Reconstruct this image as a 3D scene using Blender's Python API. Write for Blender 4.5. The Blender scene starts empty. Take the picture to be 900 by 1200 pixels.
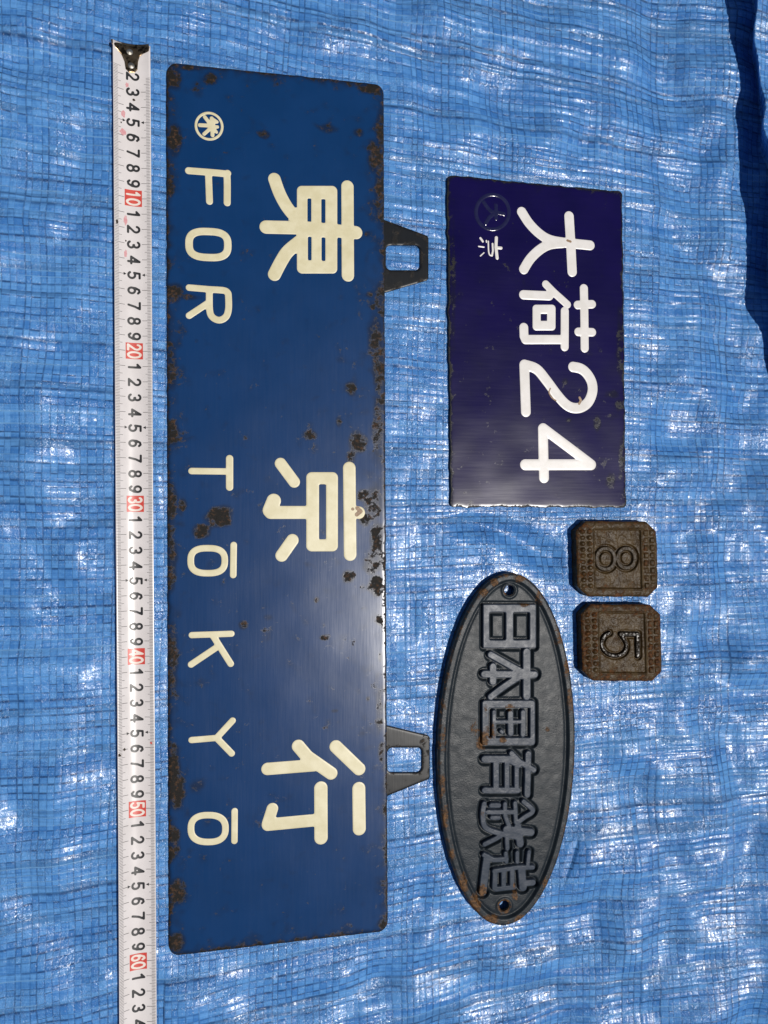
import bpy, math
import numpy as np
from mathutils import Vector, Matrix

# ------------------------------------------------------------------ camera
S = bpy.context.scene
CW, CH = 900.0, 1200.0            # photograph size, used to turn pixels into directions
FPX, TILT, CAMH = 940.0, math.radians(11.0), 551.0   # focal length (px), tilt, height (mm)
CT, ST = math.cos(TILT), math.sin(TILT)
cam_data = bpy.data.cameras.new('camera')
cam = bpy.data.objects.new('camera', cam_data)
S.collection.objects.link(cam)
cam_data.sensor_fit = 'VERTICAL'
cam_data.sensor_height = 36.0
cam_data.sensor_width = 27.0
cam_data.lens = FPX / CH * 36.0
cam_data.clip_start = 0.01
cam_data.clip_end = 100.0
right, up, back = Vector((CT, 0, ST)), Vector((0, 1, 0)), Vector((-ST, 0, CT))
cam.matrix_world = Matrix(((right.x, up.x, back.x, 0), (right.y, up.y, back.y, 0),
                           (right.z, up.z, back.z, CAMH / 1000), (0, 0, 0, 1)))
S.camera = cam
S.render.resolution_x, S.render.resolution_y = 768, 1024

# ------------------------------------------------------------------ sky and sun
SUN = Vector((0.34, -0.14, 1.0)).normalized()
elev = math.asin(SUN.z)
azim = math.atan2(SUN.x, SUN.y)
world = bpy.data.worlds.new('World')
S.world = world
world.use_nodes = True
wn, wl = world.node_tree.nodes, world.node_tree.links
wn.clear()
sky = wn.new('ShaderNodeTexSky')
sky.sky_type = 'NISHITA'
sky.sun_disc = False
sky.sun_elevation = elev
sky.sun_rotation = azim
sky.dust_density = 0.2
bg = wn.new('ShaderNodeBackground')
bg.inputs['Strength'].default_value = 0.05
wo = wn.new('ShaderNodeOutputWorld')
wl.new(sky.outputs[0], bg.inputs['Color'])
wl.new(bg.outputs[0], wo.inputs['Surface'])
sd = bpy.data.lights.new('sun', 'SUN')
sd.energy = 3.4
sd.angle = math.radians(0.53)
sd.color = (1.0, 0.955, 0.90)
sun = bpy.data.objects.new('sun', sd)
S.collection.objects.link(sun)
sun.rotation_euler = SUN.to_track_quat('Z', 'Y').to_euler()
sun.location = (0.5, -0.2, 1.5)
S.view_settings.view_transform = 'Standard'
S.view_settings.look = 'None'
S.view_settings.exposure = 0.0
S.view_settings.gamma = 1.0

# ------------------------------------------------------------------ pixel -> plane (mm)
def tpx(px, z=0.0):
    return (CAMH - z) / (FPX * CT - (px - CW / 2) * ST)
def mm(px, py, z=0.0):
    t = tpx(px, z)
    return (t * (FPX * ST + (px - CW / 2) * CT), t * (CH / 2 - py))

class Tr:
    """tracing window: points measured in an enlarged view of the photograph -> mm on a plane"""
    def __init__(self, ox, oy, sc, z):
        self.o, self.sc, self.z = (ox, oy), sc, z
    def p(self, x, y):
        return mm(self.o[0] + x / self.sc, self.o[1] + y / self.sc, self.z)
    def r(self, r, x=0.0):
        return r / self.sc * tpx(self.o[0] + x / self.sc, self.z) * 1.01

# ------------------------------------------------------------------ signed distances
def sd_seg(X, Y, a, b):
    ax, ay = a; bx, by = b
    dx, dy = bx - ax, by - ay
    q = dx * dx + dy * dy
    t = np.clip(((X - ax) * dx + (Y - ay) * dy) / (q if q > 1e-12 else 1.0), 0, 1)
    return np.hypot(X - ax - t * dx, Y - ay - t * dy)
def sd_poly(X, Y, P):
    d = np.full(X.shape, 1e9)
    s = np.ones(X.shape)
    n = len(P)
    for i in range(n):
        ax, ay = P[i]; bx, by = P[i - 1]
        d = np.minimum(d, sd_seg(X, Y, P[i], P[i - 1]))
        c1 = Y >= ay; c2 = Y < by
        c3 = (bx - ax) * (Y - ay) > (by - ay) * (X - ax)
        flip = (c1 & c2 & c3) | (~c1 & ~c2 & ~c3)
        s = np.where(flip, -s, s)
    return s * d
def inset(P, r):
    """offset a convex polygon inwards by r"""
    n = len(P); L = []
    area = sum(P[i][0] * P[(i + 1) % n][1] - P[(i + 1) % n][0] * P[i][1] for i in range(n))
    sg = 1 if area > 0 else -1
    for i in range(n):
        ax, ay = P[i]; bx, by = P[(i + 1) % n]
        dx, dy = bx - ax, by - ay; l = math.hypot(dx, dy)
        nx, ny = -dy / l * sg, dx / l * sg
        L.append((ax + nx * r, ay + ny * r, dx, dy))
    out = []
    for i in range(n):
        x1, y1, dx1, dy1 = L[i - 1]; x2, y2, dx2, dy2 = L[i]
        det = dx1 * dy2 - dy1 * dx2
        t = ((x2 - x1) * dy2 - (y2 - y1) * dx2) / det
        out.append((x1 + t * dx1, y1 + t * dy1))
    return out
def sd_rpoly(X, Y, P, r):
    return sd_poly(X, Y, inset(P, r)) - r

class Glyph:
    """strokes, boxes and holes combined in order"""
    def __init__(self, tr):
        self.tr, self.ops, self.pts = tr, [], []
    def s(self, r, *pts):
        if len(pts) >= 4 and len(pts) < 30:      # smooth through the traced points
            P = [pts[0], *pts, pts[-1]]; sm = []
            for i in range(1, len(P) - 2):
                for k in range(5):
                    t = k / 5
                    sm.append(tuple(0.5 * (2 * P[i][c] + (P[i + 1][c] - P[i - 1][c]) * t + (2 * P[i - 1][c] - 5 * P[i][c] + 4 * P[i + 1][c] - P[i + 2][c]) * t * t
                                           + (3 * P[i][c] - P[i - 1][c] - 3 * P[i + 1][c] + P[i + 2][c]) * t ** 3) for c in (0, 1)))
            pts = (*sm, pts[-1])
        q = [self.tr.p(*p) for p in pts]
        self.ops.append(('s', q, self.tr.r(r, pts[0][0]))); self.pts += q
        return self
    def loop(self, r, cx, cy, hw, hh, e=2.6, rot=0.0, n=40):
        pts = []
        for i in range(n + 1):
            a = 2 * math.pi * i / n
            c, s_ = math.cos(a), math.sin(a)
            x = hw * math.copysign(abs(c) ** (2 / e), c); y = hh * math.copysign(abs(s_) ** (2 / e), s_)
            pts.append((cx + x, cy + y + x * rot))
        return self.s(r, *pts)
    def box(self, x0, y0, x1, y1, r, op='b'):
        q = [self.tr.p(x0, y0), self.tr.p(x1, y0), self.tr.p(x1, y1), self.tr.p(x0, y1)]
        self.ops.append((op, q, self.tr.r(r, x0)))
        if op == 'b': self.pts += q
        return self
    def poly(self, r, *pts):
        q = [self.tr.p(*p) for p in pts]
        self.ops.append(('p', q, self.tr.r(r, pts[0][0]))); self.pts += q
        return self
    def hole(self, *a):
        return self.box(*a, op='h')
    def __call__(self, X, Y):
        d = np.full(X.shape, 1e3)
        for k, q, r in self.ops:
            if k == 's':
                if len(q) == 1: d = np.minimum(d, np.hypot(X - q[0][0], Y - q[0][1]) - r)
                for a, b in zip(q, q[1:]): d = np.minimum(d, sd_seg(X, Y, a, b) - r)
            elif k == 'b': d = np.minimum(d, sd_rpoly(X, Y, q, r))
            elif k == 'p': d = np.minimum(d, sd_poly(X, Y, q) - r)
            else: d = np.maximum(d, -sd_rpoly(X, Y, q, r))
        return d
    def bbox(self, pad=0):
        m = max([o[2] for o in self.ops]) + 1 + pad
        xs = [p[0] for p in self.pts]; ys = [p[1] for p in self.pts]
        return (min(xs) - m, min(ys) - m, max(xs) + m, max(ys) + m)

# ------------------------------------------------------------------ noise fields
NL, NP = 1024, 0.75
def field(seed, fn):
    """periodic gaussian random field (unit variance) whose spectrum is fn(kx, ky) in cycles/mm"""
    rng = np.random.default_rng(seed)
    F = np.fft.fft2(rng.standard_normal((NL, NL)))
    k = np.fft.fftfreq(NL, NP)
    KX, KY = np.meshgrid(k, k)
    f = np.real(np.fft.ifft2(F * fn(np.abs(KX), np.abs(KY))))
    return (f - f.mean()) / f.std()
def band(wmin, wmax):
    def fn(kx, ky):
        k = np.hypot(kx, ky)
        return np.exp(-(k * wmin) ** 2) * (1 - np.exp(-(k * wmax) ** 2))
    return fn
def aband(wx, wy0, wy1):
    return lambda kx, ky: np.exp(-(kx * wx) ** 2) * np.exp(-(ky * wy0) ** 2) * (1 - np.exp(-(ky * wy1) ** 2))
def samp(f, X, Y):
    x = np.mod(X / NP, NL); y = np.mod(Y / NP, NL)
    i = np.floor(x).astype(int) % NL; j = np.floor(y).astype(int) % NL
    fx, fy = x - np.floor(x), y - np.floor(y)
    i1, j1 = (i + 1) % NL, (j + 1) % NL
    return (f[j, i] * (1 - fx) + f[j, i1] * fx) * (1 - fy) + (f[j1, i] * (1 - fx) + f[j1, i1] * fx) * fy
def sstep(a, b, x):
    t = np.clip((x - a) / (b - a), 0, 1)
    return t * t * (3 - 2 * t)
N_LOW = field(11, band(40, 160))
N_MID = field(12, band(8, 30))
N_FINE = field(13, band(2.0, 6))

# ------------------------------------------------------------------ materials
class NB:
    def __init__(self, name):
        self.m = bpy.data.materials.new(name); self.m.use_nodes = True
        self.t = self.m.node_tree; self.n = self.t.nodes; self.l = self.t.links
        self.n.clear()
        self.out = self.n.new('ShaderNodeOutputMaterial')
    def put(self, sock, v):
        if hasattr(v, 'is_output'): self.l.new(v, sock)
        elif isinstance(v, (tuple, list)): sock.default_value = (*v, 1.0) if len(v) == 3 and sock.type == 'RGBA' else v
        else: sock.default_value = v
    def math(self, op, a, b=0.0, c=0.0, clamp=False):
        n = self.n.new('ShaderNodeMath'); n.operation = op; n.use_clamp = clamp
        self.put(n.inputs[0], a); self.put(n.inputs[1], b); self.put(n.inputs[2], c)
        return n.outputs[0]
    def step(self, a, b, x, lo=0.0, hi=1.0):
        n = self.n.new('ShaderNodeMapRange'); n.interpolation_type = 'SMOOTHSTEP'
        self.put(n.inputs[0], x); self.put(n.inputs[1], a); self.put(n.inputs[2], b)
        self.put(n.inputs[3], lo); self.put(n.inputs[4], hi)
        return n.outputs[0]
    def mix(self, f, a, b):
        n = self.n.new('ShaderNodeMix'); n.data_type = 'RGBA'
        self.put(n.inputs[0], f); self.put(n.inputs[6], a); self.put(n.inputs[7], b)
        return n.outputs[2]
    def attr(self, name):
        n = self.n.new('ShaderNodeAttribute'); n.attribute_name = name
        return n
    def pos(self, scale=(1, 1, 1)):
        g = self.n.new('ShaderNodeTexCoord')
        v = self.n.new('ShaderNodeVectorMath'); v.operation = 'MULTIPLY'
        self.l.new(g.outputs['Object'], v.inputs[0]); v.inputs[1].default_value = scale
        return v.outputs[0]
    def noise(self, vec, scale, detail=3.0, rough=0.55, dist=0.0):
        n = self.n.new('ShaderNodeTexNoise')
        self.put(n.inputs['Vector'], vec); n.inputs['Scale'].default_value = scale
        n.inputs['Detail'].default_value = detail; n.inputs['Roughness'].default_value = rough
        n.inputs['Distortion'].default_value = dist
        return n.outputs[0]
    def white(self, *xyz):
        c = self.n.new('ShaderNodeCombineXYZ')
        for i, v in enumerate(xyz): self.put(c.inputs[i], v)
        w = self.n.new('ShaderNodeTexWhiteNoise'); w.noise_dimensions = '3D'
        self.l.new(c.outputs[0], w.inputs['Vector'])
        return w.outputs['Value']
    def bump(self, h, dist, strength=1.0, normal=None):
        b = self.n.new('ShaderNodeBump'); b.inputs['Strength'].default_value = strength
        b.inputs['Distance'].default_value = dist
        self.put(b.inputs['Height'], h)
        if normal is not None: self.l.new(normal, b.inputs['Normal'])
        return b.outputs[0]
    def bsdf(self, col, rough=0.5, metal=0.0, spec=0.5, normal=None, coat=0.0, coat_r=0.1, link=True):
        b = self.n.new('ShaderNodeBsdfPrincipled')
        self.put(b.inputs['Base Color'], col); self.put(b.inputs['Roughness'], rough)
        self.put(b.inputs['Metallic'], metal); self.put(b.inputs['Specular IOR Level'], spec)
        self.put(b.inputs['Coat Weight'], coat); self.put(b.inputs['Coat Roughness'], coat_r)
        if normal is not None: self.l.new(normal, b.inputs['Normal'])
        if link: self.l.new(b.outputs[0], self.out.inputs['Surface'])
        return b.outputs[0]

def mat_tarp():
    b = NB('blue_polyethylene_weave')
    w = b.attr('weave')
    sx = b.n.new('ShaderNodeSeparateXYZ'); b.l.new(w.outputs['Vector'], sx.inputs[0])
    u, v, patch = sx.outputs[0], sx.outputs[1], sx.outputs[2]
    P = b.pos()
    cu, cv = b.math('FLOOR', u), b.math('FLOOR', v)
    lu, lv = b.math('ROUND', u), b.math('ROUND', v)
    du = b.math('ABSOLUTE', b.math('SUBTRACT', u, lu))
    dv = b.math('ABSOLUTE', b.math('SUBTRACT', v, lv))
    # gaps between tapes: each line its own width and strength, broken up along its length
    ru, rv = b.white(lu, 3.0, 0.0), b.white(lv, 7.0, 1.0)
    su, sv = b.white(lu, cv, 2.0), b.white(lv, cu, 5.0)
    wu = b.math('MULTIPLY_ADD', ru, 0.05, 0.05)
    wv = b.math('MULTIPLY_ADD', b.math('POWER', rv, 2.0), 0.13, 0.045)
    gu = b.math('SUBTRACT', 1.0, b.step(b.math('MULTIPLY', wu, 0.1), b.math('MULTIPLY', wu, 2.2), du))
    gv = b.math('SUBTRACT', 1.0, b.step(b.math('MULTIPLY', wv, 0.1), b.math('MULTIPLY', wv, 2.0), dv))
    n1 = b.noise(P, 38.0, 3.0)
    pu = b.math('MODULO', b.math('ADD', b.math('ADD', lu, cv), 4000.0), 2.0)     # over one tape, under the next
    pv = b.math('MODULO', b.math('ADD', b.math('ADD', lv, cu), 4000.0), 2.0)
    su = b.math('MULTIPLY_ADD', pu, 0.10, b.math('MULTIPLY_ADD', su, 0.22, 0.18))
    sv = b.math('MULTIPLY_ADD', pv, 0.55, b.math('MULTIPLY_ADD', sv, 0.40, -0.05))
    gu = b.math('MULTIPLY', gu, b.math('MULTIPLY_ADD', ru, 0.45, su, clamp=True))
    gv = b.math('MULTIPLY', gv, b.math('MULTIPLY_ADD', rv, 0.55, sv, clamp=True))
    gap = b.math('MAXIMUM', gu, gv)
    gap = b.math('MULTIPLY', gap, b.step(0.25, 0.62, n1, 0.45, 1.0))
    # tapes: per tape and per crossing tint
    par = b.math('MODULO', b.math('ADD', b.math('ADD', cu, cv), 4000.0), 2.0)
    cell = b.white(cu, cv, 9.0)
    tu, tv = b.white(cu, 1.0, 4.0), b.white(2.0, cv, 6.0)
    tint = b.math('ADD', b.math('MULTIPLY', par, 0.10), b.math('MULTIPLY', cell, 0.12))
    tint = b.math('ADD', tint, b.math('ADD', b.math('MULTIPLY', tu, 0.12), b.math('MULTIPLY', tv, 0.30)))
    st = b.noise(b.pos((14, 420, 60)), 1.0, 4.0, 0.6)
    tint = b.math('ADD', tint, b.math('MULTIPLY', st, 0.60))
    fib = b.noise(b.pos((700, 60, 60)), 1.0, 2.0)
    tint = b.math('ADD', tint, b.math('MULTIPLY', b.math('SUBTRACT', fib, 0.5), 0.30))
    st2 = b.noise(b.pos((40, 1500, 60)), 1.0, 3.0, 0.6)
    tint = b.math('ADD', tint, b.math('MULTIPLY', b.math('SUBTRACT', st2, 0.5), 0.55))
    bl = b.noise(P, 420.0, 4.0, 0.65)
    tint = b.math('ADD', tint, b.math('MULTIPLY', b.math('SUBTRACT', bl, 0.5), 0.45))
    col = b.mix(b.step(0.35, 0.90, tint), (0.058, 0.225, 0.590), (0.155, 0.415, 0.840))
    col = b.mix(b.math('MULTIPLY', gap, 0.78), col, (0.003, 0.016, 0.085))
    # now and then a narrow dark tape, or a thin highlight painted pale along a tape edge
    along = b.noise(b.pos((16, 300, 60)), 1.0, 2.0)
    dk = b.math('MULTIPLY', b.step(0.72, 0.86, tv), b.step(0.38, 0.60, along))
    col = b.mix(b.math('MULTIPLY', dk, 0.42), col, (0.020, 0.070, 0.190))
    pl = b.math('MULTIPLY', b.math('SUBTRACT', 1.0, b.step(0.02, 0.13, dv)), b.math('SUBTRACT', 1.0, b.step(0.20, 0.30, rv)))
    pl = b.math('MULTIPLY', pl, b.step(0.35, 0.60, along))
    col = b.mix(b.math('MULTIPLY', pl, 0.75), col, (0.22, 0.47, 0.80))
    # rubbed, whitened laminate film
    sc = b.noise(P, 900.0, 4.0, 0.65, 0.6)
    sm = b.math('MULTIPLY', b.step(0.58, 0.72, sc), b.step(0.1, 0.9, patch, 0.05, 0.5))
    col = b.mix(sm, col, (0.20, 0.40, 0.66))
    # relief of film: fine crinkle
    pk = b.step(0.35, 1.0, patch)
    cr = b.math('ABSOLUTE', b.math('SUBTRACT', b.noise(P, 330.0, 2.0, 0.5, 1.6), 0.5))
    cr2 = b.noise(b.pos((260, 800, 400)), 1.0, 2.0, 0.5, 0.6)
    gl = b.noise(b.pos((1.25, 1, 1)), 640.0, 2.0, 0.5, 1.0)
    h = b.math('ADD', b.math('MULTIPLY', cr, b.math('MULTIPLY_ADD', pk, 0.5, 0.06)), b.math('MULTIPLY', cr2, b.math('MULTIPLY_ADD', pk, 0.15, 0.08)))
    h = b.math('ADD', h, b.math('MULTIPLY', b.step(0.45, 0.75, gl), b.math('MULTIPLY_ADD', pk, 0.45, 0.16)))
    h = b.math('SUBTRACT', h, b.math('MULTIPLY', gap, 0.10))
    nor = b.bump(h, 0.0012, 0.6)
    ro = b.math('MULTIPLY_ADD', b.noise(P, 160.0, 3.0), 0.16, 0.17)
    s1 = b.bsdf(col, ro, 0.0, 0.56, nor, link=False)
    tr = b.n.new('ShaderNodeBsdfTranslucent')
    b.put(tr.inputs['Color'], b.mix(gap, (0.02, 0.16, 0.62), (0.01, 0.06, 0.3)))
    mx = b.n.new('ShaderNodeMixShader'); mx.inputs[0].default_value = 0.24
    b.l.new(s1, mx.inputs[1]); b.l.new(tr.outputs[0], mx.inputs[2])
    b.l.new(mx.outputs[0], b.out.inputs['Surface'])
    return b.m

def mat_paint(name, base, base2, rough, chip=(0.010, 0.009, 0.008), rust=(0.085, 0.032, 0.012), grain=(900, 40, 300),
              spec=0.5, coat=0.0, chip_rough=0.55, wear_gain=1.0, bumpy=0.25, rust_lo=0.52):
    b = NB(name)
    P = b.pos()
    wear = b.attr('wear').outputs['Fac']
    n = b.noise(P, 260.0, 6.0, 0.68, 0.3)
    n2 = b.noise(P, 900.0, 3.0, 0.6)
    n3 = b.noise(P, 70.0, 3.0, 0.6, 0.5)
    k = b.math('ADD', b.math('MULTIPLY', wear, wear_gain), b.math('MULTIPLY', b.math('SUBTRACT', n, 0.5), 2.4))
    k = b.math('ADD', k, b.math('MULTIPLY', b.math('SUBTRACT', n3, 0.5), 1.5))
    mask = b.step(0.42, 0.80, k)
    halo = b.step(0.05, 0.60, b.math('ADD', wear, b.math('MULTIPLY', b.math('SUBTRACT', n3, 0.5), 0.9)))
    streak = b.noise(b.pos(grain), 1.0, 3.0, 0.6)
    col = b.mix(b.step(0.3, 0.7, b.noise(P, 30.0, 3.0)), base, base2)
    col = b.mix(b.math('MULTIPLY', halo, 0.9), col, tuple(0.35 * c + 0.65 * d for c, d in zip(base, chip)))
    ccol = b.mix(b.step(rust_lo, rust_lo + 0.16, b.noise(P, 420.0, 4.0, 0.65)), chip, rust)
    col = b.mix(mask, col, ccol)
    ro = b.math('ADD', rough, b.math('MULTIPLY', b.math('SUBTRACT', streak, 0.5), 0.06))
    ro = b.math('ADD', ro, b.math('MULTIPLY', mask, b.math('MULTIPLY_ADD', n2, 0.25, chip_rough - rough)), clamp=True)
    h = b.math('ADD', b.math('MULTIPLY', mask, b.math('MULTIPLY_ADD', n2, 0.5, -0.25)), b.math('MULTIPLY', streak, bumpy * 0.4))
    h = b.math('ADD', h, b.math('MULTIPLY', b.noise(P, 55.0, 2.0), bumpy * 1.6))
    nor = b.bump(h, 0.0004, 0.7)
    b.bsdf(col, ro, 0.0, b.math('MULTIPLY_ADD', mask, 0.2 - spec, spec), nor, coat, 0.08)
    return b.m

def mat_flat(name, a, c, rough, scale=300.0, bump=0.0, dirt=None, dirt_at=0.62, metal=0.0, spec=0.5):
    b = NB(name)
    P = b.pos()
    col = b.mix(b.step(0.3, 0.7, b.noise(P, scale, 4.0, 0.6)), a, c)
    if dirt is not None:
        col = b.mix(b.step(dirt_at, dirt_at + 0.08, b.noise(P, scale * 0.8, 5.0, 0.7)), col, dirt)
    nor = b.bump(b.noise(P, scale * 2.2, 3.0), 0.0004, bump) if bump else None
    b.bsdf(col, b.math('MULTIPLY_ADD', b.noise(P, scale * 0.6, 3.0), 0.2, rough - 0.1), metal, spec, nor)
    return b.m

def mat_cast(name, a, c, rust, rough, wear_gain=1.0, spec=0.5, grit=500.0, bump=0.5):
    b = NB(name)
    P = b.pos()
    wear = b.attr('wear').outputs['Fac']
    n = b.noise(P, 330.0, 6.0, 0.7, 0.4)
    k = b.math('ADD', b.math('MULTIPLY', wear, wear_gain), b.math('MULTIPLY', b.math('SUBTRACT', n, 0.5), 2.2))
    mask = b.step(0.40, 0.85, k)
    col = b.mix(b.step(0.3, 0.7, b.noise(P, 120.0, 4.0, 0.6)), a, c)
    rc = b.mix(b.step(0.40, 0.62, b.noise(P, 500.0, 4.0, 0.7)), tuple(x * 0.25 for x in rust), rust)
    col = b.mix(mask, col, rc)
    ro = b.math('ADD', b.math('MULTIPLY_ADD', b.noise(P, 200.0, 3.0), 0.25, rough - 0.12), b.math('MULTIPLY', mask, 0.2))
    h = b.math('ADD', b.noise(P, grit, 4.0, 0.6), b.math('MULTIPLY', mask, b.noise(P, grit * 2, 2.0)))
    nor = b.bump(h, 0.0011, bump)
    b.bsdf(col, ro, 0.0, spec, nor)
    return b.m

M_TARP = mat_tarp()
M_SIGN = mat_paint('worn_blue_paint', (0.0026, 0.031, 0.108), (0.0040, 0.035, 0.120), 0.215, spec=0.40, chip=(0.009, 0.0075, 0.006), rust=(0.060, 0.030, 0.014), rust_lo=0.50, bumpy=0.10)
M_TAB = mat_paint('bare_black_steel', (0.005, 0.007, 0.010), (0.010, 0.011, 0.012), 0.33, wear_gain=0.9, spec=0.2, rust=(0.045, 0.030, 0.018))
M_CREAM = mat_flat('cream_paint', (0.62, 0.55, 0.33), (0.71, 0.64, 0.42), 0.42, 110.0, 0.05, (0.46, 0.36, 0.20), 0.68)
M_ENAMEL = mat_paint('indigo_enamel', (0.0034, 0.0011, 0.038), (0.0052, 0.0017, 0.050), 0.185, spec=0.34, chip=(0.006, 0.006, 0.007),
                     rust=(0.022, 0.018, 0.014), grain=(40, 700, 300), coat=0.0, chip_rough=0.40, bumpy=0.05)
M_ENWHITE = mat_flat('white_enamel', (0.70, 0.66, 0.60), (0.76, 0.72, 0.67), 0.30, 150.0, 0.05, (0.40, 0.30, 0.20), 0.78)
M_ENGLINT = mat_flat('glint_tinted_enamel', (0.010, 0.010, 0.045), (0.016, 0.016, 0.055), 0.15, 200.0, 0.1)  # same indigo as the plate, colour lightened to paint in glints on the embossing
M_OVAL = mat_cast('grey_painted_cast_iron', (0.012, 0.017, 0.022), (0.023, 0.029, 0.034), (0.150, 0.075, 0.030), 0.34, bump=0.14, spec=0.13, grit=1000.0)
M_OVALCH = mat_cast('grey_painted_raised_letters', (0.034, 0.044, 0.060), (0.050, 0.060, 0.078), (0.150, 0.075, 0.030), 0.33, bump=0.07, spec=0.13, grit=1000.0)
M_BLOCK = mat_cast('brown_rusted_iron', (0.032, 0.018, 0.006), (0.072, 0.046, 0.019), (0.105, 0.040, 0.010), 0.34, grit=600.0, bump=0.32, spec=0.13)
M_NUM8 = mat_flat('dull_brown_iron', (0.022, 0.014, 0.007), (0.045, 0.029, 0.013), 0.40, 400.0, 0.4, spec=0.15)
M_NUM5 = mat_flat('glossy_black_paint', (0.004, 0.003, 0.0025), (0.016, 0.010, 0.005), 0.24, 250.0, 0.1, spec=0.10)
M_TAPE = mat_flat('white_lacquered_steel', (0.66, 0.61, 0.58), (0.72, 0.67, 0.64), 0.24, 60.0, 0.0)
M_INK = mat_flat('black_ink', (0.010, 0.010, 0.011), (0.018, 0.017, 0.017), 0.4)
M_TICK = mat_flat('grey_ink', (0.055, 0.05, 0.05), (0.13, 0.12, 0.12), 0.4, 500.0)
M_RED = mat_flat('red_ink', (0.56, 0.055, 0.04), (0.62, 0.075, 0.05), 0.35, 200.0)
M_PINK = mat_flat('faded_pink_ink', (0.62, 0.26, 0.27), (0.66, 0.40, 0.39), 0.4, 600.0)
M_NUMW = mat_flat('white_ink', (0.74, 0.62, 0.52), (0.78, 0.70, 0.62), 0.4)
M_CHIP = mat_flat('exposed_undercoat', (0.16, 0.085, 0.035), (0.34, 0.22, 0.12), 0.5, 700.0)
M_HOOK = mat_flat('brown_tarnished_steel', (0.16, 0.10, 0.05), (0.24, 0.17, 0.10), 0.25, 200.0, 0.2, (0.03, 0.02, 0.012), 0.5, metal=0.9)
M_RIVET = mat_flat('dull_rivet_steel', (0.20, 0.18, 0.15), (0.32, 0.30, 0.27), 0.4, 300.0, 0.3, metal=0.9)

# ------------------------------------------------------------------ objects
def thing(name, label, cat, loc, group=None):
    o = bpy.data.objects.new(name, None)
    o.empty_display_size = 0.02
    S.collection.objects.link(o)
    o.location = (loc[0] / 1000, loc[1] / 1000, loc[2] / 1000)
    o['label'] = label; o['category'] = cat
    if group: o['group'] = group
    return o
def mesh_obj(name, V, F, mat, parent=None, attrs=None, smooth=True, off=None):
    """V in mm (world); F (n,4) int array with -1 as fourth index for triangles, or list of faces"""
    V = np.asarray(V, float)
    org = np.zeros(3)
    p = parent
    while p is not None:
        org += np.array(p.location) * 1000; p = p.parent
    V = (V - org) / 1000
    me = bpy.data.meshes.new(name)
    if isinstance(F, np.ndarray):
        me.vertices.add(len(V)); me.vertices.foreach_set('co', V.astype(np.float32).ravel())
        n = len(F)
        me.loops.add(n * 4); me.loops.foreach_set('vertex_index', F.astype(np.int32).ravel())
        me.polygons.add(n)
        me.polygons.foreach_set('loop_start', np.arange(0, n * 4, 4, dtype=np.int32))
        me.update(calc_edges=True)
    else:
        me.from_pydata(V.tolist(), [], F)
    me.polygons.foreach_set('use_smooth', np.full(len(me.polygons), smooth))
    for k, a in (attrs or {}).items():
        a = np.asarray(a, np.float32)
        if a.ndim == 1:
            at = me.attributes.new(k, 'FLOAT', 'POINT'); at.data.foreach_set('value', a)
        else:
            at = me.attributes.new(k, 'FLOAT_VECTOR', 'POINT'); at.data.foreach_set('vector', a.ravel())
    me.validate()
    me.materials.append(mat)
    o = bpy.data.objects.new(name, me)
    S.collection.objects.link(o)
    if parent is not None: o.parent = parent
    return o

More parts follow.
